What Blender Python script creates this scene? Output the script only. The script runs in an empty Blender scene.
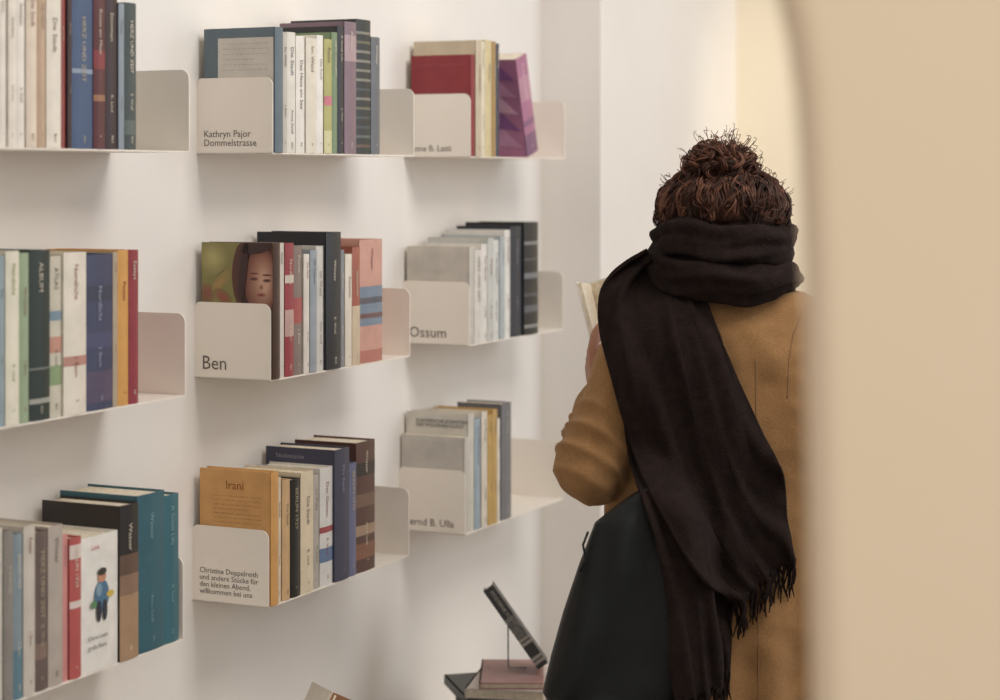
import bpy, bmesh, math, random
from mathutils import Vector, Matrix, noise
from mathutils.bvhtree import BVHTree
random.seed(7)
scene = bpy.context.scene
scene.view_settings.view_transform = 'Standard'
scene.view_settings.look = 'None'

# ------------------------------------------------------------------ materials
def lin(c):
    return c/12.92 if c <= 0.04045 else ((c+0.055)/1.055)**2.4
def rgb(h):
    h = h.lstrip('#')
    return tuple(lin(int(h[i:i+2], 16)/255) for i in (0, 2, 4))
MATS = {}
def mat(h, rough=0.55, kind='paper', h2=None, name=None, scale=30, bump=0.0, bscale=200):
    key = (h, rough, kind, h2, scale, bump)
    if key in MATS: return MATS[key]
    m = bpy.data.materials.new(name or f"{kind}_{h.strip('#')}")
    m.use_nodes = True
    nt = m.node_tree; b = nt.nodes['Principled BSDF']
    c = rgb(h); 
    if kind=='book_cover':
        g=0.2*c[0]+.7*c[1]+.1*c[2]; c=tuple((x*.87+g*.13)*.97+.006 for x in c)
    c2 = rgb(h2) if h2 else tuple(x*0.88 for x in c)
    tc = nt.nodes.new('ShaderNodeTexCoord')
    nz = nt.nodes.new('ShaderNodeTexNoise'); nz.inputs['Scale'].default_value = scale
    nz.inputs['Detail'].default_value = 4
    nt.links.new(tc.outputs['Object'], nz.inputs['Vector'])
    cr = nt.nodes.new('ShaderNodeValToRGB')
    cr.color_ramp.elements[0].position = 0.35; cr.color_ramp.elements[1].position = 0.65
    cr.color_ramp.elements[0].color = (*c2, 1); cr.color_ramp.elements[1].color = (*c, 1)
    nt.links.new(nz.outputs['Fac'], cr.inputs['Fac'])
    nt.links.new(cr.outputs['Color'], b.inputs['Base Color'])
    b.inputs['Roughness'].default_value = rough
    if kind=='wool_coat':
        b.inputs['Sheen Weight'].default_value=0.35; b.inputs['Specular IOR Level'].default_value=0.15
        b.inputs['Sheen Tint'].default_value=(.8,.6,.42,1)
    if kind=='scarf_wool': b.inputs['Specular IOR Level'].default_value=0.12
    if kind in('hair','hair_highlight'): b.inputs['Specular IOR Level'].default_value=0.3
    if kind=='bag_leather': b.inputs['Specular IOR Level'].default_value=0.28
    if bump > 0:
        n2 = nt.nodes.new('ShaderNodeTexNoise'); n2.inputs['Scale'].default_value = bscale
        n2.inputs['Detail'].default_value = 3
        nt.links.new(tc.outputs['Object'], n2.inputs['Vector'])
        bp = nt.nodes.new('ShaderNodeBump'); bp.inputs['Strength'].default_value = bump
        bp.inputs['Distance'].default_value = 0.004
        nt.links.new(n2.outputs['Fac'], bp.inputs['Height'])
        nt.links.new(bp.outputs['Normal'], b.inputs['Normal'])
    MATS[key] = m
    return m

# ------------------------------------------------------------------ mesh builder
class MB:
    def __init__(s): s.v=[]; s.f=[]; s.m=[]; s.mats=[]; s.sm=[]
    def mi(s, m):
        if m not in s.mats: s.mats.append(m)
        return s.mats.index(m)
    def add(s, vs, fs, m, smooth=False):
        o=len(s.v); s.v += [tuple(v) for v in vs]; k=s.mi(m)
        for f in fs:
            s.f.append([i+o for i in f]); s.m.append(k); s.sm.append(smooth)
    def box(s, x0,x1,y0,y1,z0,z1,m, M=None):
        vs=[Vector(p) for p in ((x0,y0,z0),(x1,y0,z0),(x1,y1,z0),(x0,y1,z0),(x0,y0,z1),(x1,y0,z1),(x1,y1,z1),(x0,y1,z1))]
        if M: vs=[M@v for v in vs]
        s.add(vs,[(0,3,2,1),(4,5,6,7),(0,1,5,4),(1,2,6,5),(2,3,7,6),(3,0,4,7)],m)
    def prism(s, pts, off, m, M=None):
        n=len(pts); off=Vector(off)
        vs=[Vector(p) for p in pts]+[Vector(p)+off for p in pts]
        if M: vs=[M@v for v in vs]
        fs=[tuple(range(n))[::-1], tuple(range(n,2*n))]+[(i,(i+1)%n,n+(i+1)%n,n+i) for i in range(n)]
        s.add(vs,fs,m)
    def poly(s, pts, m, M=None):
        vs=[Vector(p) for p in pts]
        if M: vs=[M@v for v in vs]
        s.add(vs,[tuple(range(len(pts)))],m)
    def rings(s, rings, m, smooth=True, caps=True, closed=True):
        n=len(rings[0]); vs=[p for r in rings for p in r]; fs=[]
        for i in range(len(rings)-1):
            for j in range(n if closed else n-1):
                a=i*n+j; b=i*n+(j+1)%n; fs.append((a,b,b+n,a+n))
        if caps: fs += [tuple(range(n))[::-1], tuple(range((len(rings)-1)*n, len(rings)*n))]
        s.add(vs,fs,m,smooth)
    def ell(s, c, r, m, seg=18, rg=12, R=None):
        c=Vector(c); vs=[]; fs=[]
        R = R or Matrix.Identity(3)
        vs.append(c+R@Vector((0,0,r[2])))
        for i in range(1,rg):
            a=math.pi*i/rg
            for j in range(seg):
                b=2*math.pi*j/seg
                vs.append(c+R@Vector((r[0]*math.sin(a)*math.cos(b), r[1]*math.sin(a)*math.sin(b), r[2]*math.cos(a))))
        vs.append(c+R@Vector((0,0,-r[2])))
        for j in range(seg): fs.append((0,1+j,1+(j+1)%seg))
        for i in range(rg-2):
            for j in range(seg):
                a=1+i*seg+j; b=1+i*seg+(j+1)%seg; fs.append((a,a+seg,b+seg,b))
        l=len(vs)-1; o=1+(rg-2)*seg
        for j in range(seg): fs.append((l,o+(j+1)%seg,o+j))
        s.add(vs,fs,m,True)
    def tube(s, pts, rad, m, seg=6):
        pts=[Vector(p) for p in pts]; n=len(pts)
        if not isinstance(rad,(list,tuple)): rad=[rad]*n
        prev=None; rs=[]
        for i,p in enumerate(pts):
            t=(pts[min(i+1,n-1)]-pts[max(i-1,0)])
            if t.length<1e-9: t=Vector((0,0,1))
            t.normalize()
            if prev is None:
                a=Vector((0,0,1)) if abs(t.z)<0.9 else Vector((1,0,0))
                x=t.cross(a).normalized()
            else:
                x=(prev-t*prev.dot(t))
                x = x.normalized() if x.length>1e-6 else t.orthogonal().normalized()
            prev=x; y=t.cross(x)
            rs.append([p+x*rad[i]*math.cos(2*math.pi*k/seg)+y*rad[i]*math.sin(2*math.pi*k/seg) for k in range(seg)])
        s.rings(rs,m)
    def limb(s, pts, rads, m):
        for p,r in zip(pts,rads): s.ell(p,(r,r,r),m,14,10)
        for i in range(len(pts)-1): s.tube([pts[i],pts[i+1]],[rads[i],rads[i+1]],m,16)
    def text(s, body, size, m, M, align='LEFT', maxw=None):
        cu=bpy.data.curves.new('t','FONT'); cu.body=body; cu.size=size; cu.resolution_u=2
        cu.align_x=align; cu.align_y='TOP'; cu.space_line=0.9
        ob=bpy.data.objects.new('t',cu); scene.collection.objects.link(ob)
        bpy.context.view_layer.update()
        me=bpy.data.meshes.new_from_object(ob.evaluated_get(bpy.context.evaluated_depsgraph_get()))
        if len(me.vertices):
            k=1.0
            if maxw:
                w=max(v.co.x for v in me.vertices)-min(v.co.x for v in me.vertices)
                if w>maxw: k=maxw/w
            s.add([M@(v.co*k) for v in me.vertices],[tuple(p.vertices) for p in me.polygons],m)
        bpy.data.objects.remove(ob); bpy.data.meshes.remove(me); bpy.data.curves.remove(cu)
    def obj(s, name, parent=None, M=None, recalc=True):
        me=bpy.data.meshes.new(name); me.from_pydata(s.v,[],s.f)
        for m in s.mats: me.materials.append(m)
        me.polygons.foreach_set('material_index', s.m)
        me.polygons.foreach_set('use_smooth', s.sm)
        me.update()
        if recalc:
            b=bmesh.new(); b.from_mesh(me); bmesh.ops.recalc_face_normals(b,faces=b.faces); b.to_mesh(me); b.free()
        o=bpy.data.objects.new(name,me); scene.collection.objects.link(o)
        if M is not None: o.matrix_world=M
        if parent: o.parent=parent
        return o
def empty(name, loc=(0,0,0)):
    e=bpy.data.objects.new(name,None); e.empty_display_size=0.1; scene.collection.objects.link(e)
    e.location=loc; bpy.context.view_layer.update(); return e
def parent_keep(o,p):
    o.parent=p; o.matrix_parent_inverse=p.matrix_world.inverted()

# ------------------------------------------------------------------ survey: camera & wall frame
H=1.55; F=2000.0; HZ=175.0
U=Vector((0.4243,0.9055,0)).normalized()
P0=Vector((-0.651,2.604,0))
ANG=math.atan2(U.y,U.x)
WALL=Matrix.Translation(P0)@Matrix.Rotation(ANG,4,'Z')   # local x along the wall, local y into the wall
WALL_Y=0.145
def dist(x): return 3750.0/(1440.0-x)
def tt(x): return (dist(x)-2.604)/U.y
def hz(y,d): return H-(y-HZ)/F*d
ROWS={'top':1.586,'mid':1.221,'low':0.858}

# ------------------------------------------------------------------ room
wall_m = mat('#ece8e3',0.85,'plaster','#e8e3de',scale=3,bump=0.06,bscale=60)
cream_m = mat('#f4ead6',0.85,'plaster_cream','#f1e6d0',scale=2,bump=0.05,bscale=60)
peach_m = mat('#f3dec2',0.9,'plaster_peach','#f1dabc',scale=2,bump=0.05,bscale=60)
metal_m = mat('#f2eae0',0.4,'painted_steel','#efe7dc',scale=8)
b=MB(); b.box(-4.2,2.063,WALL_Y,0.30,0,3.0,wall_m); b.obj('wall_left',M=WALL)
b=MB(); b.box(2.063,3.02,0.0,0.30,0,3.0,wall_m); b.obj('wall_pier',M=WALL)
b=MB(); b.box(3.02,3.14,-3.6,0.30,0,3.0,cream_m); b.obj('wall_back',M=WALL)
fl=mat('#8d7f72',0.5,'floor_concrete','#7c6f63',scale=4,bump=0.05,bscale=20)
b=MB(); b.box(-4.2,3.14,-3.6,0.30,-0.05,0.0,fl); b.obj('floor',M=WALL)
b=MB(); b.box(-4.2,2.063,WALL_Y-0.012,WALL_Y,0,0.08,metal_m); b.obj('baseboard_left',M=WALL)
# arched opening in front partition
arch=[(0.181,0.0),(0.181,0.9),(0.1795,1.26),(0.1772,1.40),(0.175,1.50),(0.1725,1.56),(0.1695,1.60),(0.165,1.63),(0.159,1.655),(0.148,1.69),(0.128,1.725),(0.09,1.76),(0.03,1.80),(-0.06,1.835),(-0.18,1.865),(-0.35,1.89),(-0.6,1.90),(-1.40,1.90)]
b=MB(); y0,y1=1.10,1.155
outer=[(-1.40,2.6),(1.3,2.6),(1.3,0.0)]
loop=arch+outer
n=len(loop); na=len(arch)
def inset(i,d):
    if i>=na: return loop[i]
    p=Vector(loop[i]); a=Vector(loop[max(i-1,0)]); c=Vector(loop[min(i+1,na-1)]); t=(c-a).normalized(); nn_=Vector((t.y,-t.x))
    q=p+nn_*d; return (q.x,max(q.y,0.0) if i else 0.0)
levels=[]
for k in range(6):
    a=k/5*math.pi/2; r=.012
    levels.append([( *inset(i,r*(1-math.sin(a))),)+(y0+r*(1-math.cos(a)),) for i in range(n)])
front=[(p[0],y0,p[1]) for p in levels[0]]
b.add(front,[tuple(range(n))],peach_m)
for k in range(5):
    A=levels[k];B_=levels[k+1]
    vs=[(p[0],p[2],p[1]) for p in A]+[(p[0],p[2],p[1]) for p in B_]
    b.add(vs,[(i,(i+1),n+i+1,n+i) for i in range(na-1)],peach_m,True)
L5=[(p[0],p[2],p[1]) for p in levels[5]]; back=[(p[0],y1,p[1]) for p in loop]
b.add(L5+back,[(i,(i+1)%n,n+(i+1)%n,n+i) for i in range(n)],peach_m)
b.add(back,[tuple(range(n))],wall_m)
wf=b.obj('wall_front_partition',recalc=False)

# ------------------------------------------------------------------ shelves
txt_dark=mat('#6a625c',0.7,'ink')
Mtab=lambda x,y,z: Matrix.Translation((x,y,z))@Matrix(((0,0,-1,0),(-1,0,0,0),(0,1,0,0),(0,0,0,1)))
Mspine=lambda x,y,z: Matrix.Translation((x,y,z))@Matrix(((0,1,0,0),(0,0,-1,0),(-1,0,0,0),(0,0,0,1)))
def shelf(row,xa,xb,label,lsize,lpos='bottom'):
    z=ROWS[row]; t0,t1=tt(xa),tt(xb); b=MB(); th=0.0022; D=WALL_Y; hh=0.122; r=0.014
    b.box(t0,t1,0,D,z-th,z,metal_m)
    b.box(t0+th,t1-th,D-th,D,z,z+0.03,metal_m)
    prof=[(0.0,z-th)]
    for k in range(7):
        a=math.pi-k*math.pi/12
        prof.append((r+r*math.cos(a), z+hh-r+r*math.sin(a)))
    for k in range(7):
        a=math.pi/2-k*math.pi/12
        prof.append((D-r*0.7+r*0.7*math.cos(a), z+hh-r*0.7+r*0.7*math.sin(a)))
    prof.append((D,z-th))
    for tx in (t0,t1-th):
        b.prism([(tx,p[0],p[1]) for p in prof],(th,0,0),metal_m)
    for q in (0.25,0.75):
        b.ell((t0+(t1-t0)*q,D-th-0.001,z+0.018),(0.004,0.0015,0.004),metal_m,10,6)
    if label:
        nl=label.count('\n')+1
        b.text(label,lsize,txt_dark,Mtab(t0-0.0005,D-0.014,z+0.008+nl*lsize*0.95),maxw=0.112)
    return b.obj('floating_shelf',M=WALL), t0, t1, z
COLS={'top':[(-26,190),(273,415),(471,566)],'mid':[(-26,186),(271,411),(470,564)],'low':[(-26,184),(269,410),(466,565)]}
LAB={'top':[None,("Kathryn Pajor\nDommelstrasse",0.016),("Anne B. Lasti",0.017)],
     'mid':[None,("Ben",0.032),("Ossum",0.029)],
     'low':[None,("Christine Doppelreith\nund andere Stücke für\nden kleinen Abend,\nwillkommen bei uns",0.0125),("Bernd B. Ulla",0.02)]}
SH={}
for r in ROWS:
    for c in range(3):
        l=LAB[r][c]
        SH[(r,c)]=shelf(r,*COLS[r][c],l[0] if l else None,l[1] if l else 0.02)[1:]

# ------------------------------------------------------------------ books
WORDS=["HERZ UND ZEIT","Album","Die Stadt","THE NIGHT","Rosen am Meer","Nordlicht","A Small Life","Wasser","BERLIN 1929","Poems","Der Garten","Das Haus am See","Essays","Le Monde","ATLAS","Im Wald","Winter","Stimmen","On Colour","Reise"]
page=mat('#ece2cf',0.9,'pages','#d9ccb5',scale=120)
def lum(h):
    c=rgb(h); return 0.2*c[0]+0.7*c[1]+0.1*c[2]
def book(b,x0,x1,z0,h,col,dep=0.128,yf=0.004,tilt=0,bands=(),tc=None,txt=True,cover=None,hard=None,gloss=0.45):
    g=0.0004; x0+=g; x1-=g; w=x1-x0
    m=mat(col,gloss,'book_cover')
    hard = (w>0.017) if hard is None else hard
    M=None
    if tilt:
        M=Matrix.Translation((x0,0,z0))@Matrix.Rotation(math.radians(-tilt),4,'Y')@Matrix.Translation((-x0,0,-z0))
    ov=0.003 if hard else 0.0
    bt=min(0.0025 if hard else 0.0006,w*0.2)
    yb=min(yf+dep,WALL_Y-0.004)
    b.box(x0,x0+bt,yf+0.002,yb,z0,z0+h,m,M)
    b.box(x1-bt,x1,yf+0.002,yb,z0,z0+h,m,M)
    bul=0.003 if hard else 0.0012; pr=[]
    K=6
    for k in range(K+1):
        a=k/K; pr.append((x0+w*a, yf+0.002-bul*math.sin(math.pi*a)))
    for k in range(K,-1,-1):
        a=k/K; pr.append((x0+w*a, yf+0.004-bul*math.sin(math.pi*a)*0.6))
    b.prism([(p[0],p[1],z0) for p in pr],(0,0,h),m,M)
    b.box(x0+bt,x1-bt,yf+0.004,yb-ov-0.0005,z0+ov,z0+h-ov-0.0004,page,M)
    ys=yf+0.002-bul-0.0004
    for (b0,b1,bc) in bands:
        mm=mat(bc,gloss,'book_cover')
        pp=[(x0+w*(k/K), yf+0.002-bul*math.sin(math.pi*k/K)-0.0003) for k in range(K+1)]
        vs=[(p[0],p[1],z0+h*b0) for p in pp]+[(p[0],p[1],z0+h*b1) for p in pp]
        if M: vs=[M@Vector(v) for v in vs]
        b.add(vs,[(k,k+1,K+2+k,K+1+k) for k in range(K)],mm)
    if txt and w>0.006:
        t=tc or (random.choice(['#c9bfae','#b5a88f','#d9d0c0']) if lum(col)<0.3 else random.choice(['#6b625c','#8a5048','#5f6878','#7c7468']))
        sz=min(w*random.uniform(.34,.5),0.0125)
        T=Mspine(x0+w*0.5+sz*.4,ys-0.0003,z0+h*random.choice([0.93,0.88,0.80]))
        if M: T=M@T
        b.text(random.choice(WORDS) if txt is True else txt,sz,mat(t,0.5,'ink'),T,maxw=h*0.55)
        if random.random()<.5:
            T=Mspine(x0+w*0.5+sz*.3,ys-0.0003,z0+h*random.uniform(.34,.42))
            if M: T=M@T
            b.text(random.choice(["M. Keller","Anna Seidl","J. Baum","R. Lind","E. Wolf"]),sz*0.75,mat(t,0.5,'ink'),T,maxw=h*.25)
        T=Mspine(x0+w*0.62,ys-0.0003,z0+h*0.09)
        if M: T=M@T
        b.text(random.choice(["kt","S","dtv","o","RH","L"]),sz*0.7,mat(t,0.5,'ink'),T)
    if cover: cover(b,x0-0.0003,yf,yb,z0,h)
    if M:   # printed triangles on the tilted book's cover
        cc=['#c58bb0','#8a4f8f','#d3a0b8']
        for i in range(5):
            q0=.1+.17*i; vs=[M@Vector((x0-.0004-.0001*i,yf+.01,z0+h*q0)),M@Vector((x0-.0004-.0001*i,yf+.11,z0+h*(q0+.05))),M@Vector((x0-.0004-.0001*i,yf+.05,z0+h*min(q0+.2,1)))]
            b.add(vs,[(0,1,2)],mat(cc[i%3],.5,'book_cover'))
def spec_row(name,key,items):
    t0,t1,z=SH[key]; b=MB()
    for it in items:
        xa,xb,yt,col=it[:4]; o=dict(it[4]) if len(it)>4 else {}
        a=max(tt(xa),t0+0.0028); c=min(tt(xb),t1-0.0028)
        h=hz(yt,dist(xb if not o.get('tilt') else xa))-z
        if o.get('tilt'): h/=math.cos(math.radians(o['tilt']))
        o.setdefault('dep',random.uniform(0.122,0.134))
        o.setdefault('yf',random.uniform(-0.001,0.003))
        book(b,a,c,z+0.0004,h,col,**o)
    return b.obj(name,M=WALL)
def crect(b,x,yf,yb,z0,h,a0,a1,b0,b1,col,k=1):
    X=x-0.0002*k; ya=yb+(yf-yb)*a0; yc=yb+(yf-yb)*a1
    b.poly([(X,ya,z0+h*b0),(X,yc,z0+h*b0),(X,yc,z0+h*b1),(X,ya,z0+h*b1)],mat(col,0.5,'book_cover'))
def cell(b,x,yf,yb,z0,h,ca,cb,ra,rb,col,k=1,n=28,ang=0):
    X=x-0.0002*k; pts=[]
    for i in range(n):
        t=2*math.pi*i/n; u=ra*math.cos(t); v=rb*math.sin(t)
        u,v=u*math.cos(ang)-v*math.sin(ang),u*math.sin(ang)+v*math.cos(ang)
        a=min(max(ca+u,0),1); q=min(max(cb+v,0),1)
        pts.append((X,yb+(yf-yb)*a,z0+h*q))
    b.poly(pts,mat(col,0.5,'book_cover'))
def ctext(b,x,yf,yb,z0,h,a,bb,s,size,col,k=3,maxw=0.11):
    b.text(s,size,mat(col,0.6,'ink'),Mtab(x-0.0002*k,yb+(yf-yb)*a,z0+h*bb),maxw=maxw)
def clines(b,x,yf,yb,z0,h,a0,a1,b0,b1,n,col):
    for i in range(n):
        q=b1+(b0-b1)*i/max(1,n-1); e=a1-(0.0 if i%4!=3 else 0.25)*(a1-a0)
        p=a0
        while p<e-0.01:
            wd=random.uniform(0.03,0.09); crect(b,x,yf,yb,z0,h,p,min(p+wd,e),q,q+0.006,col,3); p+=wd+0.018
def hexmix(a,c,f):
    A=[int(a[i:i+2],16) for i in (1,3,5)]; C=[int(c[i:i+2],16) for i in (1,3,5)]
    return '#%02x%02x%02x'%tuple(int(p*(1-f)+q*f) for p,q in zip(A,C))
def soft(A,ca,cb,ra,rb,c0,c1,k0,n=7,ang=0,dx=0,dy=0):
    for i in range(n):
        f=i/(n-1); s=1-.75*f; cell(*A,ca+dx*f,cb+dy*f,ra*s,rb*s,hexmix(c0,c1,f),k0+i*.25,ang=ang)
def cov_inset(b,x,yf,yb,z0,h):
    crect(b,x,yf,yb,z0,h,0.20,0.97,0.52,0.92,'#d6cfc4'); clines(b,x,yf,yb,z0,h,0.26,0.9,0.66,0.87,6,'#bdb6ac')
def cov_portrait(b,x,yf,yb,z0,h):
    A=(b,x,yf,yb,z0,h)
    crect(*A,0.0,1.0,0.0,1.0,'#8a8342')
    soft(A,0.15,0.88,0.22,0.14,'#8f8846','#b5aa66',2); soft(A,0.26,0.70,0.20,0.07,'#8d8240','#b08c46',2,ang=.5)
    soft(A,0.08,0.62,0.12,0.08,'#86753b','#94503f',2); soft(A,0.30,0.60,0.14,0.05,'#86753b','#a04a3a',3,ang=-.3)
    soft(A,0.76,0.76,0.33,0.34,'#5c2f22','#331912',4)
    crect(*A,.58,1.0,0.0,.60,'#3a1c15',6)
    soft(A,0.84,0.72,0.23,0.25,'#7d4533','#d2a288',7,n=14,dx=.05,dy=-.01)
    soft(A,0.735,0.735,0.07,0.014,'#96604a','#42211a',11,n=5); soft(A,0.925,0.725,0.06,0.013,'#a06a54','#42211a',11,n=5)
    soft(A,0.735,0.775,0.08,0.008,'#8a5442','#5c3024',11,n=3); soft(A,0.925,0.765,0.07,0.008,'#8a5442','#5c3024',11,n=3)
    soft(A,0.845,0.675,0.03,0.020,'#b8806a','#96604c',11,n=4); soft(A,0.84,0.618,0.07,0.014,'#b07060','#8c352f',11,n=5)
    cell(*A,0.60,0.80,0.05,0.24,'#3d1e18',13,ang=-.2); cell(*A,0.78,0.97,0.24,0.05,'#3d1e18',13,ang=.1)
def cov_text(b,x,yf,yb,z0,h):
    clines(b,x,yf,yb,z0,h,0.14,0.7,0.74,0.92,6,'#bbb5ac')
def cov_head(b,x,yf,yb,z0,h):
    ctext(b,x,yf,yb,z0,h,0.16,0.945,"EUROPÄISCHE SCHRIFTEN\nDER MODERNEN KUNST",0.0125,'#3a3836'); clines(b,x,yf,yb,z0,h,0.3,0.8,0.7,0.8,3,'#8b857c')
def cov_orange(b,x,yf,yb,z0,h):
    ctext(b,x,yf,yb,z0,h,0.36,0.93,"Irani",0.02,'#a0602c')
    clines(b,x,yf,yb,z0,h,0.2,0.86,0.60,0.80,7,'#c48b4c')
def cov_plain_title(b,x,yf,yb,z0,h):
    ctext(b,x,yf,yb,z0,h,0.15,0.96,"Nachtstücke",0.011,'#9a96a4')

spec_row('row_of_books',('top',0),[
 (-24,-12,-18,'#e9e3d8'),(-12,0,-5,'#d9d2c6'),(0,9,-10,'#efe8dc'),(9,17,-14,'#eee4d6'),(17,27,-16,'#f2eadf'),(27,38,-12,'#ead9c4'),(38,47,-8,'#c9a98b'),(47,62,-14,'#efe5d6'),
 (62,68,-4,'#9a4038'),(68,73,-8,'#3b1c20'),(73,94,0,'#3b5680',{'bands':[(0.5,0.53,'#8fa0b8')]}),(94,106,-9,'#5e2026',{'bands':[(0.3,0.34,'#a3704a'),(.5,.62,'#8c2c30')]}),(106,120,-5,'#35181f'),(120,126,4,'#8b98a5'),(126,138,4,'#3f4c4b',{'bands':[(0.1,0.2,'#5d6a66')]})])
spec_row('row_of_books',('top',1),[
 (274.5,283,28,'#60727e',{'dep':0.137,'yf':-0.003,'cover':cov_inset,'txt':False}),(283,289,33,'#c9c2b8'),(289,298,33,'#e6dfd4'),(298,307,37,'#efe9df'),(307,318,39,'#e6dccb'),(318,325,36,'#f0ece4'),
 (325,333,40,'#b9b466',{'bands':[(0.42,0.50,'#d7768a'),(0.0,0.2,'#d9d39a')]}),(333,339,33,'#7d9670'),(339,346,27,'#2c2c34'),(346,358,23,'#8a707e',{'bands':[(0.7,0.9,'#b79aa2')]}),
 (358,373,21,'#2b3034',{'txt':False,'bands':[(0.05+.07*i,0.07+.07*i,random.choice(['#6f6c58','#5f6f6a','#6f564c','#88847a','#465058'])) for i in range(13)]}),(373,382,38,'#6b6f76')])
spec_row('row_of_books',('top',2),[
 (472,476,55,'#97212c',{'dep':0.132,'yf':-.001,'txt':False,'cover':lambda *a:crect(*a,0.05,0.95,0.9,0.908,'#a83a42')}),(476,482,41,'#cdbb9f',{'dep':0.138,'yf':-0.003}),(482,487,42,'#e8ddc4'),(487,494,41,'#d9c694'),(494,498,42,'#b08a45'),(498,502,44,'#2f3550'),
 (529,540,61,'#b36f96',{'tilt':16.5,'hard':False,'tc':'#e8c7d6','bands':[(0.0,0.22,'#86587f'),(0.55,0.8,'#c28aa4'),(.3,.36,'#8c5a86')]})])
spec_row('row_of_books',('mid',0),[
 (-24,-10,252,'#c7b9a6'),(-10,0,248,'#7b8b95'),(0,6,256,'#93a8ae'),(6,20,251,'#e9e3cd',{'tc':'#8f8f52'}),(20,30,253,'#9bb08b'),(30,51,250,'#20302b',{'txt':'ALBUM','bands':[(0.1,0.13,'#a6a69c'),(.3,.31,'#7a8078')]}),
 (51,64,256,'#cfc8b3',{'bands':[(0.2,0.32,'#88a06e'),(.4,.5,'#c98f7a'),(.6,.66,'#7a96a8')]}),(64,87,252,'#e8decd',{'tc':'#8c4a40','bands':[(0.3,0.36,'#c28a7a')]}),(87,115,254,'#3d4263',{'bands':[(0.05,0.25,'#574a66'),(0.7,0.8,'#343852'),(.4,.5,'#494a70')],'tc':'#9aa2b8'}),
 (115,120,252,'#b8a58c'),(120,131,250,'#dd9f40',{'tc':'#8c2f22'}),(131,141,250,'#9a2e3a')])
spec_row('row_of_books',('mid',1),[
 (272,280,243,'#4c3126',{'dep':0.136,'yf':-0.003,'cover':cov_portrait,'txt':False}),(280,287,243,'#d9d0c6'),(287,296,243,'#a23a45',{'bands':[(.3,.5,'#c9a29a'),(.7,.76,'#d8c8bc')]}),(296,305,246,'#8d7a72',{'bands':[(0.4,0.6,'#b25450')]}),(305,311,254,'#e6ded2'),(311,318,250,'#9aa3ad'),(318,326,246,'#d3cfc8'),
 (326,341,232,'#23252d',{'dep':0.138,'yf':-0.003}),(341,347,250,'#8b8f96'),(347,354,254,'#eae0cf'),(354,362,247,'#b0604a',{'bands':[(0.0,0.5,'#dcc7a8')]}),
 (362,385,239,'#d9a090',{'tc':'#7c3f40','bands':[(0.30,0.62,'#7d8fa6'),(.36,.40,'#c98a7c'),(.48,.53,'#a89aa0'),(0.0,0.1,'#c4786a')]})])
spec_row('row_of_books',('mid',2),[
 (471,476,247,'#cfc8bd',{'dep':0.138,'cover':cov_text,'txt':False}),(476,483,250,'#ded8cf'),(483,489,244,'#e7e2da'),(489,495,238,'#c7c9c4',{'dep':0.134}),(495,502,240,'#dcdcd8'),(502,507,236,'#b4bcc0'),(507,513,230,'#e7e5e0',{'dep':0.134}),
 (513,525,226,'#262c3c',{'tc':'#8a90a0'}),(525,539,222,'#1d1e22',{'dep':0.136,'yf':-0.002,'txt':False,'bands':[(0.06,0.09,'#8f8f8b'),(0.2,0.26,'#5c6068'),(.34,.37,'#4a4e54'),(0.5,0.55,'#74787e'),(.66,.68,'#4e5258'),(0.8,0.83,'#888888')]})])
spec_row('row_of_books',('low',0),[
 (-24,-8,522,'#bdb4aa'),(-8,4,528,'#d8d0c4'),(4,14,530,'#8e8880'),(14,24,533,'#8496a0',{'bands':[(0.0,0.3,'#5c8494')]}),(24,36,524,'#cfc5b8'),(36,49,530,'#6c5a54',{'bands':[(0.2,0.3,'#8a7064')]}),(49,64,524,'#b9aca0',{'dep':0.134}),
 (64,70,534,'#d98b86'),(70,82,536,'#c05450',{'bands':[(0.85,0.95,'#e3d0c8'),(0.5,0.55,'#e3d0c8')]}),
 (82,119,530,'#efeae2',{'txt':False,'hard':True,'dep':0.12,'yf':.0}),(119,138,502,'#2a2422',{'dep':0.138,'yf':-0.003,'bands':[(0.0,0.42,'#b08c68'),(0.42,0.55,'#94725a'),(.55,.68,'#6a5040')]}),(138,166,490,'#2f6675',{'dep':0.138,'tc':'#86a8b0'}),(166,181,493,'#34707f',{'dep':0.136,'tc':'#86a8b0'})])
spec_row('row_of_books',('low',1),[
 (270,278,471,'#dca152',{'dep':0.137,'yf':-0.004,'cover':cov_orange,'txt':False}),(278,284,477,'#e3d6bd'),(284,292,479,'#d8b07c'),(292,302,478,'#1f1f20',{'tc':'#a8a088'}),(302,315,470,'#e3d2b3',{'dep':0.134}),(315,322,474,'#b9b2a8'),(322,335,466,'#dcdad6',{'bands':[(0.2,0.32,'#5a76a0'),(0.45,0.50,'#a6424a')]}),
 (335,350,447,'#3c3e58',{'dep':0.138,'yf':-.002,'cover':cov_plain_title,'tc':'#8c8cab'}),(350,358,462,'#6b6f92'),(358,377,439,'#5c3a30',{'dep':0.125,'bands':[(0.1,0.22,'#8a5a40'),(.28,.36,'#a88a70'),(0.5,0.6,'#7a5a4a'),(0.74,0.84,'#2f2422')]})])
spec_row('row_of_books',('low',2),[
 (467,471,437,'#cbc5bb',{'dep':0.139,'cover':cov_text,'txt':False}),(471,477,413,'#d6d0c4',{'dep':0.137,'cover':cov_head,'txt':False}),(477,483,418,'#9eb0bd'),(483,489,411,'#e0d6c4'),(489,494,414,'#c9a24c'),(494,499,409,'#caa253',{'dep':0.134}),(499,503,418,'#e5dfd2'),(503,513,402,'#77777c',{'tc':'#b8b4ac','dep':0.10})])
t0,t1,z=SH[('low',0)]
b=MB(); xa,xb=tt(82),tt(119); w=xb-xa; hh=hz(530,dist(119))-z
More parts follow.
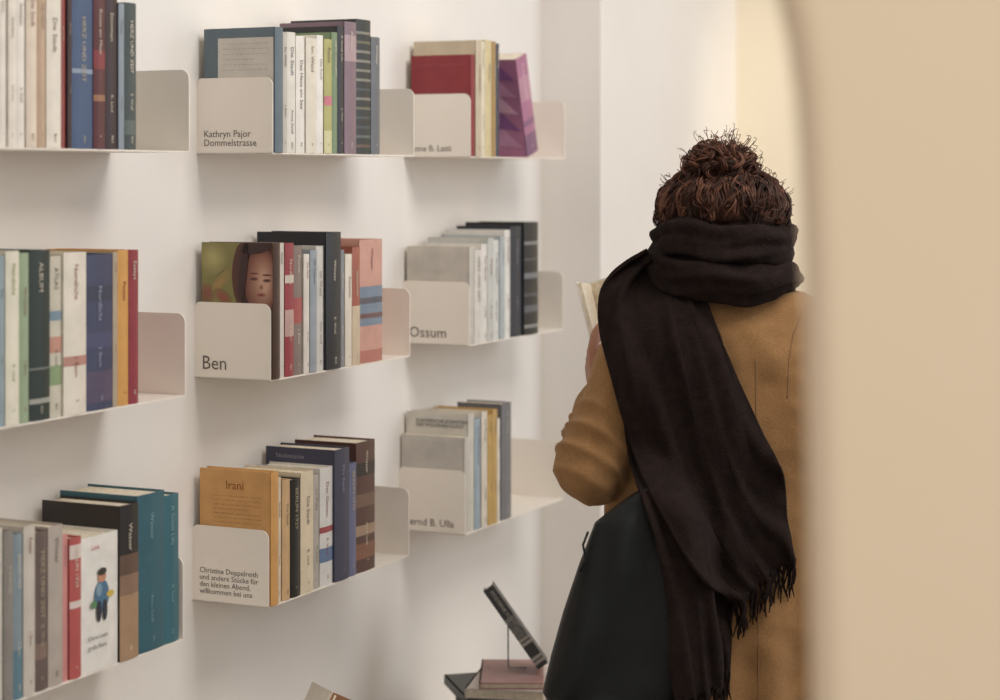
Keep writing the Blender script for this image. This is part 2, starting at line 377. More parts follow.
def sp(pa,pb,c,k=0):
    b.poly([(xa+w*p,-0.0016-0.0004*k,z+hh*q) for p,q in zip(pa,pb)],mat(c,0.5,'book_cover'))
def spe(cx,cy,rx,ry,c,k=0):
    sp([cx+rx*math.cos(i*math.pi/10) for i in range(20)],[cy+ry*math.sin(i*math.pi/10) for i in range(20)],c,k)
spe(.5,.55,.2,.12,'#4a7799',1); spe(.42,.60,.08,.05,'#7c9cb0',2); spe(.5,.69,.11,.04,'#c98a66',2); spe(.5,.73,.12,.028,'#3c3630',3); spe(.42,.44,.07,.08,'#30323c',2); spe(.58,.44,.07,.08,'#30323c',2); spe(.72,.55,.1,.025,'#d8b83a',3); spe(.28,.5,.08,.03,'#5a8a5c',3)
for i,s in enumerate(["Kleine Leute","große Reise"]):
    b.text(s,0.009,mat('#6a6460',.6,'ink'),Matrix.Translation((xa+w*.12,-0.003,z+hh*(.28-.07*i)))@Matrix.Rotation(math.pi/2,4,'X'),maxw=w*.75)
b.text("Luna",0.010,mat('#c44a4a',.6,'ink'),Matrix.Translation((xa+w*.2,-0.003,z+hh*.95))@Matrix.Rotation(math.pi/2,4,'X'),maxw=w*.8)
b.obj('book_illustration_print',M=WALL)

# ------------------------------------------------------------------ low display table with books
b=MB(); TZ=0.42
b.box(0.15,1.80,-0.30,0.125,TZ-0.03,TZ,metal_m)
for x in (0.18,1.73):
    for y in (-0.28,0.08): b.box(x,x+0.04,y,y+0.04,0,TZ-0.03,metal_m)
b.box(0.2,1.75,-0.27,-0.25,TZ-0.08,TZ-0.03,metal_m)
b.obj('display_table',M=WALL)
def flatbook(b,M,w,d,t,col):
    m=mat(col,0.4,'book_cover')
    b.box(0,w,0,d,0,0.002,m,M); b.box(0,w,0,d,t-0.002,t,m,M); b.box(0,0.003,0,d,0,t,m,M)
    b.box(0.003,w-0.003,0.003,d-0.003,0.002,t-0.002,page,M)
def WL(px,d,z):
    return WALL.inverted()@Vector(((px-500)/F*d,d,z))
def stack(px,d,items):
    b=MB(); c=WL(px,d,TZ); zz=TZ+0.0005
    for (dx,dy,w,dd,t,col,r) in items:
        M=Matrix.Translation((c.x+dx,c.y+dy,zz))@Matrix.Rotation(math.radians(r),4,'Z')@Matrix.Translation((-w/2,-dd/2,0))
        flatbook(b,M,w,dd,t,col); zz+=t+0.0004
    b.obj('stack_of_books',M=WALL); return zz
stack_top=stack(512,3.80,[(0,0,.22,.29,.045,'#c9c4bb',-64),(0,.0,.21,.28,.04,'#6b3f38',-60),(0,.0,.22,.28,.028,'#d9d3c9',-66),(-.0,.0,.21,.26,.024,'#3b4742',-62),(-.0,.01,.19,.24,.018,'#2c3430',-50),(.01,0,.15,.21,.018,'#dccfc6',-75),(.0,.0,.12,.18,.012,'#b98a84',-66)])
stack(562,3.50,[(0,0,.16,.22,.04,'#d8d2ca',-40),(0,0,.15,.21,.035,'#4a5458',-52),(0,0,.15,.21,.03,'#8c4a40',-40),(0,0,.14,.2,.02,'#b9b4ae',-52),(0,0,.13,.19,.015,'#5c3a34',-35)])
bot=Vector(((543-500)/F*3.76,3.76,stack_top+0.018)); top=Vector(((488-500)/F*3.78,3.78,hz(588,3.78)))
ax=(top-bot); L=ax.length; ax.normalize(); wd=Vector((-.02,1,-.08)).normalized(); wd=(wd-ax*wd.dot(ax)).normalized(); nn=ax.cross(wd)
M=Matrix.Translation(bot)@Matrix((( ax.x,wd.x,nn.x,0),(ax.y,wd.y,nn.y,0),(ax.z,wd.z,nn.z,0),(0,0,0,1)))
e=MB()
m=mat('#2e2c2e',0.4,'book_cover')
BD=.085
e.box(0,L,0,BD,-0.011,-0.009,m,M); e.box(0,L,0,BD,0.009,0.011,m,M); e.box(0,L,-0.001,0.002,-0.011,0.011,m,M); e.box(0.003,L-0.003,0.002,BD-.003,-0.009,0.009,page,M)
e.text("MODERNE FOTOGRAFIE",0.013,mat('#b8b0a4',.6,'ink'),M@Matrix.Translation((L*.95,-0.0016,-0.006))@Matrix(((-1,0,0,0),(0,0,-1,0),(0,-1,0,0),(0,0,0,1))),maxw=L*.6)
for q in (.05,.1,.28,.33): e.box(L*q,L*q+.006,-0.0016,0,-0.011,0.011,mat('#a39c92',.5,'book_cover'),M)
e.box(L*.36,L*.62,-0.0016,0,-0.011,0.011,mat('#7c7a78',.5,'book_cover','#4a4846',scale=150),M)
e.tube([bot+ax*0.09+wd*.05-Vector((0.014,0,-0.01)),Vector((bot.x-.065,bot.y+.05,stack_top+.003)),Vector((bot.x-.03,bot.y+.05,stack_top+.003))],0.0018,mat('#8a8a8a',.3,'wire'))
e.obj('leaning_book')
t3=stack(312,3.2,[(0,0,.17,.24,.04,'#cfc8bd',-80),(0,0,.16,.23,.03,'#7c5a44',-70),(0,0,.16,.22,.03,'#394650',-84)])
e=MB(); c3=Vector(((286-500)/F*3.2,3.2,t3+.028))
T3=Matrix.Translation(c3)@Matrix.Rotation(math.radians(24),4,'Y')@Matrix.Rotation(math.radians(-14),4,'X')
for sgn,col in ((-1,'#a8744c'),(1,'#e6dccb')):
    M=T3@Matrix.Rotation(math.radians(75+sgn*32),4,'Z')
    e.box(0,0.12,-0.001,0.001,0.03,0.182,mat(col,.45,'book_cover'),M); e.box(0.001,0.116,0.001 if sgn<0 else -0.008,0.008 if sgn<0 else -0.001,0.033,0.179,page,M)
e.obj('open_book')

# ------------------------------------------------------------------ the woman
def V(px,py,Y=3.2): return Vector(((px-500)/F*Y, Y, H-(py-HZ)/F*Y))
woman=empty('standing_woman',(0.36,3.27,0))
skin=mat('#a9745a',0.5,'skin','#9c6a50',scale=20)
trous=mat('#24232a',0.8,'trousers')
def bake(o):
    bpy.context.view_layer.update()
    dg=bpy.context.evaluated_depsgraph_get()
    me=bpy.data.meshes.new_from_object(o.evaluated_get(dg)); o.modifiers.clear(); o.data=me
    for p in me.polygons: p.use_smooth=True
    return o
def remesh(o,vox,it=4,disp=None):
    r=o.modifiers.new('r','REMESH'); r.mode='VOXEL'; r.voxel_size=vox; r.use_smooth_shade=True
    if it:
        s=o.modifiers.new('s','SMOOTH'); s.factor=0.5; s.iterations=it
    if disp:
        for (sc,st) in disp:
            t=bpy.data.textures.new('folds','CLOUDS'); t.noise_scale=sc; t.noise_depth=1
            d=o.modifiers.new('d','DISPLACE'); d.texture=t; d.strength=st; d.texture_coords='GLOBAL'; d.mid_level=0.5
    return bake(o)
HC=Vector((0.362,3.268,1.482))
elbL=V(592,466,3.20); wrL=V(602,398,3.36); shL=V(642,343,3.24)
shR=V(806,343,3.24); elbR=Vector((0.575,3.30,1.075)); wrR=Vector((0.355,3.46,1.18))
b=MB()
RH=Matrix.Rotation(math.radians(12),3,'Z')@Matrix.Rotation(math.radians(-20),3,'X')
hp=lambda x,y,z: HC+RH@Vector((x,y,z))
b.ell(hp(0,-0.008,0.02),(0.073,0.09,0.078),skin,24,16,RH)
b.ell(hp(0,0.022,-0.035),(0.056,0.066,0.072),skin,20,14,RH)
b.ell(hp(0,0.070,-0.088),(0.022,0.018,0.016),skin,R=RH)
b.limb([hp(0,0.086,0.015),hp(0,0.104,-0.025)],[0.007,0.011],skin)
b.ell(hp(0.011,0.098,-0.030),(0.008,0.009,0.007),skin,R=RH); b.ell(hp(-0.011,0.098,-0.030),(0.008,0.009,0.007),skin,R=RH)
b.ell(hp(0,0.082,-0.053),(0.022,0.011,0.006),skin,R=RH); b.ell(hp(0,0.081,-0.063),(0.019,0.011,0.006),skin,R=RH)
for sx in (-1,1):
    b.ell(hp(sx*0.075,0.0,-0.008),(0.008,0.018,0.03),skin,R=RH)
    b.ell(hp(sx*0.031,0.078,0.022),(0.024,0.010,0.006),skin,R=RH)
    b.ell(hp(sx*0.038,0.062,-0.028),(0.02,0.018,0.018),skin,R=RH)
nb=Vector((0.36,3.25,1.335))
b.limb([hp(0,-0.01,-0.05),nb],[0.05,0.056],skin)
b.limb([Vector((0.36,3.25,1.29)),Vector((0.36,3.255,1.15)),Vector((0.36,3.25,1.02)),Vector((0.36,3.25,0.86))],[0.085,0.105,0.09,0.10],skin)
b.limb([Vector((0.30,3.25,1.28)),Vector((0.42,3.25,1.28))],[0.07,0.07],skin)
b.limb([Vector((0.305,3.25,0.84)),Vector((0.415,3.25,0.84))],[0.10,0.10],skin)
for sx,dy in ((-1,0.02),(1,-0.02)):
    hip=Vector((0.36+sx*0.08,3.25,0.82)); kn=Vector((0.36+sx*0.085,3.27+dy,0.45)); an=Vector((0.36+sx*0.085,3.25+dy,0.09))
    b.limb([hip,kn,kn+(an-kn)*0.3,an],[0.088,0.056,0.055,0.036],skin)
def arm(sh,el,wr): b.limb([sh,el,el+(wr-el)*.3,wr],[0.05,0.038,0.037,0.025],skin)
arm(shL+Vector((.02,0,-.01)),elbL,wrL); arm(shR-Vector((.02,0,.01)),elbR,wrR)
def hand(wr,f,nrm,side,curl=(25,30,22)):
    f=f.normalized(); nrm=(nrm-f*nrm.dot(f)).normalized(); s=f.cross(nrm)*side
    for o,l,sp in ((.028,.070,.10),(.0095,.078,.02),(-.0095,.072,-.05),(-.027,.056,-.13)):
        kn=wr+f*.082+s*o-f*abs(o-.005)*.25
        b.limb([wr+f*.008+s*o*.45,kn],[.0125,.0100],skin)
        d=(f+s*sp).normalized(); p=kn; r=.0088
        axis=d.cross(nrm).normalized(); pts=[p]; rr=[.0092]
        for q,(fr,cu) in enumerate(zip((.45,.30,.25),curl)):
            d=Matrix.Rotation(math.radians(cu),3,axis)@d
            p=p+d*l*fr; pts.append(p); r-=.0009; rr.append(r)
        b.limb(pts,rr,skin)
    tb=wr+f*.022+s*.018; 
    d1=(s*.75+f*.6+nrm*.35).normalized(); d2=(s*.35+f*.8+nrm*.45).normalized(); d3=(f*.9+nrm*.4).normalized()
    p1=tb+d1*.036; p2=p1+d2*.030; p3=p2+d3*.024
    b.limb([tb,p1,p2,p3],[.0145,.0115,.0098,.008],skin)
hand(wrL+Vector((-.008,.008,.004)),Vector((-0.08,.55,.70)),Vector((1,0.1,0)),-1,(14,24,22))
hand(wrR+Vector((-.01,.005,.008)),Vector((-.62,.35,.45)),Vector((0.25,-.9,.6)),-1,(10,18,18))
body=b.obj('body')
remesh(body,0.0042,2)
body.data.materials.append(trous)
for p in body.data.polygons:
    if p.center.z<0.98: 
        if abs(p.center.x-0.36)<0.2 and p.center.y<3.42: p.material_index=1
parent_keep(body,woman)
b=MB(); ew=mat('#e8e2dc',.3,'eye'); ir=mat('#2d1b12',.3,'iris'); lip=mat('#7c3f38',.5,'lip'); br=mat('#1f1512',.8,'brow')
for sx in (-1,1):
    b.ell(hp(sx*0.031,0.073,0.008),(0.013,0.011,0.0085),ew,R=RH); b.ell(hp(sx*0.031,0.0835,0.007),(0.0055,0.002,0.0055),ir,R=RH)
    b.tube([hp(sx*0.015,0.090,0.028),hp(sx*0.032,0.089,0.034),hp(sx*0.048,0.078,0.029)],[.002,.003,.0015],br)
b.ell(hp(0,0.0925,-0.053),(0.019,0.003,0.0035),lip,R=RH); b.ell(hp(0,0.0915,-0.062),(0.017,0.003,0.004),lip,R=RH)
parent_keep(b.obj('face_features'),woman)
bm_=mat('#1c1a1a',.35,'boot_leather')
b=MB()
for sx,dy in ((-1,0.02),(1,-0.02)):
    x=0.36+sx*0.085; y=3.25+dy
    b.rings([[Vector((x+hw*math.cos(a),y+cy+hl*math.sin(a),zz)) for a in [2*math.pi*k/20 for k in range(20)]] for zz,hw,hl,cy in ((0,.045,.125,.06),(.015,.046,.127,.06),(.04,.043,.118,.055),(.07,.041,.085,.02),(.10,.042,.055,-.005),(.2,.047,.052,0),(.27,.052,.056,0))],bm_)
parent_keep(b.obj('boots'),woman)

# coat
coat_m=mat('#9c774f',0.95,'wool_coat','#926c46',scale=260,bump=0.45,bscale=700)
b=MB(); N=48
def supring(cx,cy,a,c,z,p=2.4):
    out=[]
    for k in range(N):
        t=2*math.pi*k/N; ct,st=math.cos(t),math.sin(t)
        out.append(Vector((cx+a*math.copysign(abs(ct)**(2/p),ct), cy+c*math.copysign(abs(st)**(2/p),st), z)))
    return out
prof=[(1.385,.060,.060),(1.368,.090,.066),(1.355,.135,.074),(1.338,.172,.084),(1.308,.196,.095),(1.26,.203,.108),(1.18,.198,.115),(1.08,.192,.115),(0.98,.194,.118),(0.86,.205,.13),(0.72,.218,.142),(0.58,.230,.155),(0.46,.24,.165)]
b.rings([supring(0.364,3.252,a,c,z,2.2 if z<1.3 else 2.0) for z,a,c in prof],coat_m)
def sleeve(sh,el,wr,k=1):
    m1=sh.lerp(el,.5)
    b.limb([sh,m1+Vector((-.004*k,-.004,0)),el,el.lerp(wr,.35),el.lerp(wr,.90)],[.062,.061,.063,.056,.043],coat_m)
sleeve(shL,elbL,wrL); sleeve(shR,elbR,wrR,-1)
coat=b.obj('coat'); remesh(coat,0.006,10,[(0.09,0.014),(0.04,0.006)])
# tailored creases: bunching rings at the elbows, diagonal drag folds on the back, vertical folds in the skirt
def crease(co):
    d=0.0
    for el,sh in ((elbL,shL),(elbR,shR)):
        ax_=(sh-el).normalized(); r=co-el; t=r.dot(ax_); rad=(r-ax_*t).length
        if rad<.10 and -.08<t<.20:
            wgt=math.exp(-((t-.035)/.07)**2)
            d+=wgt*.0045*(1-abs(math.sin((t+.25*(co.y-el.y)+.18*(co.x-el.x))*75)))**1.5*2-wgt*.003
    if co.y<3.25 and abs(co.x-.364)<.22:
        f=max(0,min(1,(1.33-co.z)/.1))*max(0,min(1,(co.z-.95)/.15))
        d+=f*.0035*math.sin((co.x*1.0+co.z*.55)*42+2*math.sin(co.z*9))
    if co.z<1.0:
        f=min(1,(1.0-co.z)/.3); d+=f*.008*math.sin(math.atan2(co.y-3.25,co.x-.364)*11+co.z*2)
    return d
nrm=[v.normal.copy() for v in coat.data.vertices]
for v,nn2 in zip(coat.data.vertices,nrm): v.co=v.co+nn2*crease(v.co)
coat.data.update()
parent_keep(coat,woman)
def bvh_of(o):
    me=o.data; return BVHTree.FromPolygons([o.matrix_world@v.co for v in me.vertices],[tuple(p.vertices) for p in me.polygons])
bpy.context.view_layer.update()
bv_coat=bvh_of(coat)
def hitY(bvs,x,z):
    best=None
    for bv in bvs:
        h=bv.ray_cast(Vector((x,2.0,z)),Vector((0,1,0)),3.0)
        if h[0] is not None and h[0].y<3.35 and (best is None or h[0].y<best): best=h[0].y
    return best
b=MB(); sm=mat('#83623f',.9,'seam')
def seam(pts,r=0.0013):
    out=[]
    for i in range(len(pts)-1):
        for k in range(20):
            q=pts[i].lerp(pts[i+1],k/20); y=hitY([bv_coat],q.x,q.z)
            if y: out.append((q.x,y+0.0004,q.z))
    if len(out)>2: b.tube(out,r,sm)
seam([V(757,360,3.13),V(757,450,3.13),V(757,600,3.13),V(757,900,3.13)])
seam([V(804,318,3.15),V(795,335,3.15),V(789,360,3.15),V(787,400,3.15)])
parent_keep(b.obj('coat_seams'),woman)
b=MB()
for i in range(4):
    b.ell((0.385,3.252+.118+.012*(i>1),1.15-i*.14),(.013,.006,.013),mat('#4a3626',.4,'button'))
parent_keep(b.obj('coat_buttons'),woman)

# shoulder bag
bag_m=mat('#101414',0.45,'bag_leather','#0b0e0e',scale=20,bump=0.12,bscale=180)
b=MB()
Lft=[(612,506),(594,520),(578,562),(562,610),(550,652),(542,684),(549,696)]
Rgt=[(655,478),(690,505),(705,555),(712,610),(716,655),(716,680),(704,690)]
rows=[]
for i in range(len(Lft)-1):
    for k in range(5):
        f=k/5; rows.append(((Lft[i][0]*(1-f)+Lft[i+1][0]*f, Lft[i][1]*(1-f)+Lft[i+1][1]*f),(Rgt[i][0]*(1-f)+Rgt[i+1][0]*f,Rgt[i][1]*(1-f)+Rgt[i+1][1]*f)))
rows.append((Lft[-1],Rgt[-1]))
rg=[]
for i,(l,r) in enumerate(rows):
    v=i/(len(rows)-1); th=0.016+0.040*math.sin(min(v,1)*math.pi*0.62); th*= (1 if v<.93 else (1-(v-.93)/.07*.45))
    A=V(*l,3.09); C=V(*r,3.09); ring=[]
    for k in range(48):
        t=2*math.pi*k/48; ct,st=math.cos(t),math.sin(t)
        u=.5+.5*math.copysign(abs(ct)**.7,ct)
        p=A.lerp(C,u); fold=(.007*math.sin(u*11+v*5)+.005*math.sin(u*21-v*7))*math.sin(v*math.pi)
        ring.append(Vector((p.x,3.065+math.copysign(abs(st)**.7,st)*th+fold-.02*v,p.z)))
    rg.append(ring)
b.rings(rg,bag_m)
bag=b.obj('shoulder_bag'); 
bpy.context.view_layer.update(); bv_bag=bvh_of(bag)
b=MB()
for off in (0,14):
    pts=[]
    for (px,py) in [(652,497),(655,470),(657,440),(658,410),(658,380),(657,350),(656,330)]:
        q=V(px+off,py,3.1); y=hitY([bv_coat,bv_bag],q.x,q.z) or 3.18
        pts.append(Vector((q.x,y-.001,q.z)))
    pts+=[V(655+off,312,3.22),V(655+off,308,3.27),V(655+off,330,3.36),V(650+off,420,3.40)]
    b.tube(pts,0.0035,bag_m,8)
straps=b.obj('bag_straps'); bv_st=bvh_of(straps)
b=MB()
b.tube([V(588,532,3.05),V(583,545,3.04),V(586,560,3.035),V(580,572,3.03)],0.002,bag_m)
parent_keep(b.obj('bag_tie'),woman); parent_keep(straps,woman); parent_keep(bag,woman)

# scarf
scarf_m=mat('#271d1a',0.95,'scarf_wool','#1f1715',scale=60,bump=0.6,bscale=300)
def interp(poly,f):
    L=[0]
    for i in range(len(poly)-1): L.append(L[-1]+math.dist(poly[i],poly[i+1]))
    s=f*L[-1]
    for i in range(len(poly)-1):
        if s<=L[i+1] or i==len(poly)-2:
            k=(s-L[i])/(L[i+1]-L[i]); return (poly[i][0]*(1-k)+poly[i+1][0]*k, poly[i][1]*(1-k)+poly[i+1][1]*k)
def smooth_poly(p,f):
    a=interp(p,max(f-.04,0)); c=interp(p,f); d=interp(p,min(f+.04,1)); return ((a[0]+c[0]*2+d[0])/4,(a[1]+c[1]*2+d[1])/4)
def panel(name,L,R,bvs,off,amp,nf,topY=None,phase=0,fringe=0.055):
    nu,nv=60,70; X=[];Y=[];Z=[]
    for j in range(nv+1):
        f=j/nv; l=smooth_poly(L,f); r=smooth_poly(R,f); xr=[];yr=[];zr=[]
        for i in range(nu+1):
            u=i/nu; px=l[0]*(1-u)+r[0]*u; py=l[1]*(1-u)+r[1]*u
            p=V(px,py,3.08); y=hitY(bvs,p.x,p.z)
            xr.append(p.x); zr.append(p.z); yr.append(y)
        X.append(xr);Y.append(yr);Z.append(zr)
    for j in range(nv+1):
        known=[(i,y) for i,y in enumerate(Y[j]) if y is not None]
        for i in range(nu+1):
            if Y[j][i] is None: Y[j][i]= (min(known,key=lambda q:abs(q[0]-i))[1]+0.0005*min(abs(min(known,key=lambda q:abs(q[0]-i))[0]-i),30)) if known else 3.18
    for it in range(14):
        Y2=[r[:] for r in Y]
        for j in range(nv+1):
            for i in range(nu+1):
                s=0;c=0
                for dj,di in ((-1,0),(1,0),(0,-1),(0,1)):
                    jj,ii=j+dj,i+di
                    if 0<=jj<=nv and 0<=ii<=nu: s+=Y[jj][ii];c+=1
                Y2[j][i]=min(Y[j][i],s/c) if it<9 else (Y[j][i]+s/c)/2
        Y=Y2
    vs=[];fs=[]
    for j in range(nv+1):
        v=j/nv
        for i in range(nu+1):
            u=i/nu
            w=u*nf+0.55*math.sin(v*3.1+phase)+0.3*math.sin(u*7+v*4)+.15*math.sin(v*9+u*3)
            fold=(math.sin(2*math.pi*w)+0.3*math.sin(2*math.pi*w*2.3+v*5))*amp*(0.55+0.45*math.sin(u*5+phase+v*3))
            x=X[j][i]+0.004*math.sin(2*math.pi*w*1.0+1.2)*(1 if 0<i<nu else 1.2)
            y=Y[j][i]-off-amp-fold
            if topY: y+= topY*max(0,(0.09-v)/0.09)**1.5
            vs.append(Vector((x,y,Z[j][i])))
    for j in range(nv):
        for i in range(nu):
            a=j*(nu+1)+i; fs.append((a,a+1,a+nu+2,a+nu+1))
    b=MB(); b.add(vs,fs,scarf_m,True); o=b.obj(name)
    s=o.modifiers.new('s','SOLIDIFY'); s.thickness=0.007; s.offset=0
    s=o.modifiers.new('b','SUBSURF'); s.levels=1; s.render_levels=1
    parent_keep(o,woman)
    b=MB()
    if fringe:
        nfz=60
        for k in range(nfz):
            i=int(k/(nfz-1)*nu); p=vs[nv*(nu+1)+i]; ln=fringe*random.uniform(.75,1.15)
            pts=[]; ph=random.uniform(0,6); sw=random.uniform(-.006,.006)
            for q in range(7):
                g=q/6; pts.append(p+Vector((.003*math.sin(ph+g*5)+sw*g+random.uniform(-.0008,.0008),.003*math.cos(ph+g*4),.004-ln*g)))
            b.tube(pts,[.0022,.0020,.0017,.0016,.0014,.0012,.0008],scarf_m,5)
        parent_keep(b.obj(name+'_fringe'),woman)
    return o
LB=[(640,300),(616,325),(616,380),(636,470),(652,540),(662,610),(668,668),(672,690)]
RB=[(690,300),(712,345),(735,420),(742,500),(742,560),(738,610),(735,650),(733,676)]
pb=panel('scarf_under_tail',LB,RB,[bv_coat,bv_bag,bv_st],0.005,0.008,3.4,phase=1.0,fringe=0.05)
bpy.context.view_layer.update()
bv_pb=BVHTree.FromPolygons([v.co.copy() for v in pb.data.vertices],[tuple(p.vertices) for p in pb.data.polygons])
LA=[(655,250),(620,275),(603,302),(604,345),(622,410),(645,480),(690,560),(722,600),(738,610)]
RA=[(700,275),(705,292),(716,320),(736,365),(758,410),(780,460),(793,510),(798,545),(799,566)]
panel('scarf_outer_tail',LA,RA,[bv_coat,bv_bag,bv_pb],0.006,0.011,3.8,topY=0.07,phase=0.0,fringe=0.055)
def wrap(name,cz,Rx,Ry,tr,tz,tilt,phase,lobe):
    nu,nv=120,48; vs=[];fs=[]
    for i in range(nu):
        th=2*math.pi*i/nu
        wob=.008*math.sin(2*th+phase)+.004*math.sin(5*th+phase*2)
        for k in range(nv):
            ph=2*math.pi*k/nv
            rip=1+.13*math.sin(lobe*ph+1.8*math.sin(th+phase))+.06*math.sin((lobe+5)*ph-2.5*th)
            rr=tr*rip*math.cos(ph); z=tz*rip*math.sin(ph)
            z0=cz+tilt*math.cos(th)+wob
            vs.append(Vector((0.361+(Rx+rr-.15*z)*math.cos(th),3.25+(Ry+rr-.15*z)*math.sin(th),z0+z)))
    for i in range(nu):
        for k in range(nv):
            a=i*nv+k; c=((i+1)%nu)*nv+k; k2=(k+1)%nv
            fs.append((a,i*nv+k2,((i+1)%nu)*nv+k2,c))
    b=MB(); b.add(vs,fs,scarf_m,True); o=b.obj(name)
    t=bpy.data.textures.new('wr','CLOUDS'); t.noise_scale=.05; d=o.modifiers.new('d','DISPLACE'); d.texture=t; d.strength=.011; d.texture_coords='GLOBAL'
    parent_keep(o,woman)
wrap('scarf_loop_upper',1.445,.089,.086,.029,.036,.004,0.4,5)
wrap('scarf_loop_lower',1.392,.095,.092,.031,.036,-.010,2.1,4)
wrap('scarf_loop_inner',1.420,.079,.076,.027,.044,.014,4.0,4)

# hair
hair_m=mat('#4a2b1f','0.6' and 0.6,'hair','#28170f',scale=22)
hair_l=mat('#7d5340',0.55,'hair_highlight','#4a2c1e',scale=30)
b=MB()
hc=Vector((0.362,3.258,1.487)); rx,ry,rz=.104,.104,.080
TILT=Matrix.Rotation(math.radians(-10),3,'X')
BC=V(721,166,3.225); BR=(.055,.050,.034)
def cap_lo(az): 
    fr=max(0,math.sin(az-math.radians(12))); return math.radians(-24+71*fr**1.5)
def HP(e,a,l): return hc+TILT@(Vector((math.cos(e)*math.cos(a)*rx,math.cos(e)*math.sin(a)*ry,math.sin(e)*rz))*l)
rgs=[]
for i in range(14):
    ring=[]
    for k in range(40):
        az=2*math.pi*k/40; lo=cap_lo(az); e=lo+(math.radians(88)-lo)*i/13
        ring.append(HP(e,az,.94))
    rgs.append(ring)
b.rings(rgs,hair_m)
b.ell(BC,(BR[0]*.82,BR[1]*.82,BR[2]*.85),hair_m)
# locks: bundles of fine wavy strands swept up to the bun
for n_ in range(230):
    az=random.uniform(0,2*math.pi); lo=cap_lo(az)+random.uniform(0,.45)
    az2=az+random.uniform(-.6,.6); lift=random.uniform(.97,1.05); hi=random.uniform(1.0,1.35)
    wv=random.uniform(.0025,.006); fq=random.uniform(1.5,3.2); ph=random.uniform(0,6.28); npt=26
    lm=hair_l if random.random()<.36 else hair_m
    for s_ in range(6):
        da=random.uniform(-.04,.04); dl=random.uniform(-.02,.02); dph=random.uniform(-.35,.35); pts=[]
        for q in range(npt):
            g=q/(npt-1); e=lo+(hi-lo)*g; a=az+da+(az2-az)*g
            tgt=HP(e,a,lift+dl)
            if g>.65: tgt=tgt.lerp(BC+Vector((math.cos(a)*.035,math.sin(a)*.03,-.005)),(g-.65)*1.8)
            t1=Vector((-math.sin(a),math.cos(a),0)); t2=(tgt-hc).normalized()
            pts.append(tgt+t1*wv*math.sin(ph+dph+g*fq*6.28)+t2*wv*.8*math.cos(ph+dph+g*fq*6.28))
        r=random.uniform(.0006,.0014)
        b.tube(pts,[r*(.5+.5*math.sin(math.pi*q/(npt-1))) for q in range(npt)],lm,4)
# messy bun: bundles of loose looping curls, irregular outline
for n_ in range(150):
    d=Vector((random.gauss(0,1.2),random.gauss(0,1),random.gauss(0.1,.9))).normalized()
    st=BC+Vector((d.x*BR[0],d.y*BR[1],d.z*BR[2]))*random.uniform(.78,1.08)
    tang=Vector((-d.z,random.uniform(-.5,.5),d.x))
    ax=(tang+Vector((random.uniform(-1,1),random.uniform(-1,1),random.uniform(-.8,.8)))*.8).normalized()
    x=ax.orthogonal().normalized(); y=ax.cross(x); R=random.uniform(.005,.011); tr=random.uniform(.8,2.0); ln=random.uniform(.03,.060); ph=random.uniform(0,6)
    lm=hair_l if random.random()<.5 else hair_m
    for s_ in range(6):
        o_=Vector((random.uniform(-1,1),random.uniform(-1,1),random.uniform(-1,1)))*.0028; dp=random.uniform(-.3,.3); pts=[]
        for q in range(26):
            g=q/25; c_=st+o_+ax*ln*(g-.5)
            # wrap the curl around the bun volume
            rel=c_-BC; k_=math.sqrt((rel.x/BR[0])**2+(rel.y/BR[1])**2+(rel.z/BR[2])**2)
            if k_>1.12: c_=BC+rel*(1.12/k_)
            pts.append(c_+(x*math.cos(ph+dp+g*tr*6.28)+y*math.sin(ph+dp+g*tr*6.28))*R*(1-.25*g))
        r=random.uniform(.0006,.0014)
        b.tube(pts,[r*(.45+.55*math.sin(math.pi*q/25)) for q in range(26)],lm,4)
for n_ in range(260):
    az=random.uniform(0,2*math.pi); e=random.uniform(-.25,1.4)
    if math.sin(az-math.radians(12))>.3 and e<.7: continue
    d=Vector((math.cos(e)*math.cos(az),math.cos(e)*math.sin(az),math.sin(e)))
    st=HP(e,az,1.0)
    if n_%3==0: st=BC+Vector((d.x*.055,d.y*.05,abs(d.z)*.036))
    t1=Vector((-math.sin(az),math.cos(az),0)); t2=d.cross(t1); R=random.uniform(.003,.007); pts=[]; ph=random.uniform(0,6)
    mv=(t1*random.uniform(-1,1)+Vector((0,0,1))*random.uniform(0,1)+d*.3)*.028
    for q in range(18):
        g=q/17; pts.append(st+mv*g+(t1*math.cos(ph+g*8)+d*math.sin(ph+g*8))*R)
    b.tube(pts,.0005,hair_l,4)
parent_keep(b.obj('hair'),woman)

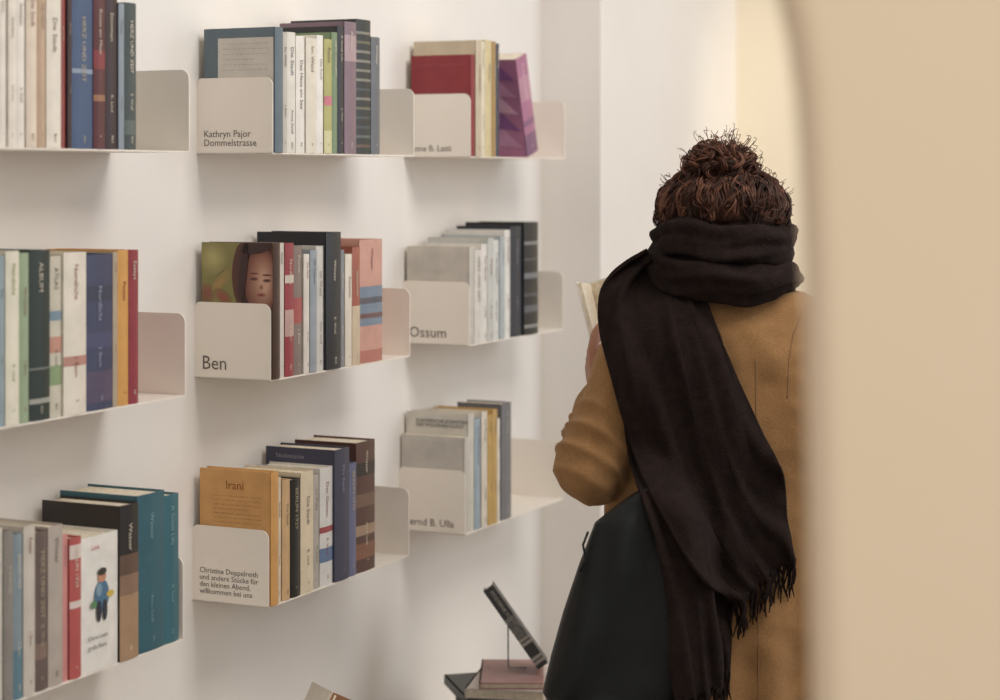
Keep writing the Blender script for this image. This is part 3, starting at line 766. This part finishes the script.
# the book she is reading
b=MB(); bc_=mat('#e9e4da',.45,'book_cover'); S=Vector((0.178,3.555,1.268)); 
tiltM=Matrix.Rotation(math.radians(-14),4,'Y')@Matrix.Rotation(math.radians(-8),4,'X')
def half(angle,sg):
    M=Matrix.Translation(S)@tiltM@Matrix.Rotation(math.radians(angle),4,'Z')
    b.box(0,.105,-.001*1,.001,-.05,.092,bc_,M)
    if sg>0: b.box(.002,.102,.001,.008,-.047,.089,page,M)
    else: b.box(.002,.102,-.008,-.001,-.047,.089,page,M)
half(-102,1); half(-40,-1)
parent_keep(b.obj('held_book'),woman)

# ------------------------------------------------------------------ lights
w=bpy.data.worlds.new('World'); scene.world=w; w.use_nodes=True
w.node_tree.nodes['Background'].inputs[0].default_value=(1.0,0.965,0.93,1); w.node_tree.nodes['Background'].inputs[1].default_value=0.50
def area(name,loc,tgt,size,en,col):
    l=bpy.data.lights.new(name,'AREA'); l.shape='RECTANGLE'; l.size=size[0]; l.size_y=size[1]; l.energy=en; l.color=col
    o=bpy.data.objects.new(name,l); scene.collection.objects.link(o); o.location=loc
    o.rotation_euler=(Vector(tgt)-Vector(loc)).to_track_quat('-Z','Y').to_euler(); return o
area('ceiling_softlight',(1.3,2.5,3.1),(-0.2,3.4,1.2),(1.0,1.0),34,(1.0,.95,.89))
area('cool_side_fill',(2.9,3.9,1.9),(0.3,4.2,1.2),(1.2,1.8),22,(.86,.92,1.0))  # added cool fill from the right for the pier; no window is modelled
area('rear_softlight',(0.6,-1.2,2.4),(0.6,1.1,1.5),(1.2,1.2),23,(1.0,.94,.86))  # unseen soft fill behind the camera, aimed at the front partition
l=bpy.data.lights.new('wall_spotlight','SPOT'); l.energy=45; l.color=(1,.84,.60); l.shadow_soft_size=.06; l.spot_size=math.radians(40); l.spot_blend=.8
o=bpy.data.objects.new('wall_spotlight',l); scene.collection.objects.link(o); o.location=(1.5,4.0,2.7)
o.rotation_euler=(Vector((1.0,5.15,1.75))-o.location).to_track_quat('-Z','Y').to_euler()

# ------------------------------------------------------------------ camera
cam=bpy.data.cameras.new('camera'); co=bpy.data.objects.new('camera',cam); scene.collection.objects.link(co)
co.location=(0,0,H); co.rotation_euler=(math.pi/2,0,0)
cam.sensor_width=36; cam.lens=F*36/1000; cam.shift_y=-(350-HZ)/1000
cam.dof.use_dof=True; cam.dof.focus_distance=3.2; cam.dof.aperture_fstop=3.2
scene.camera=co
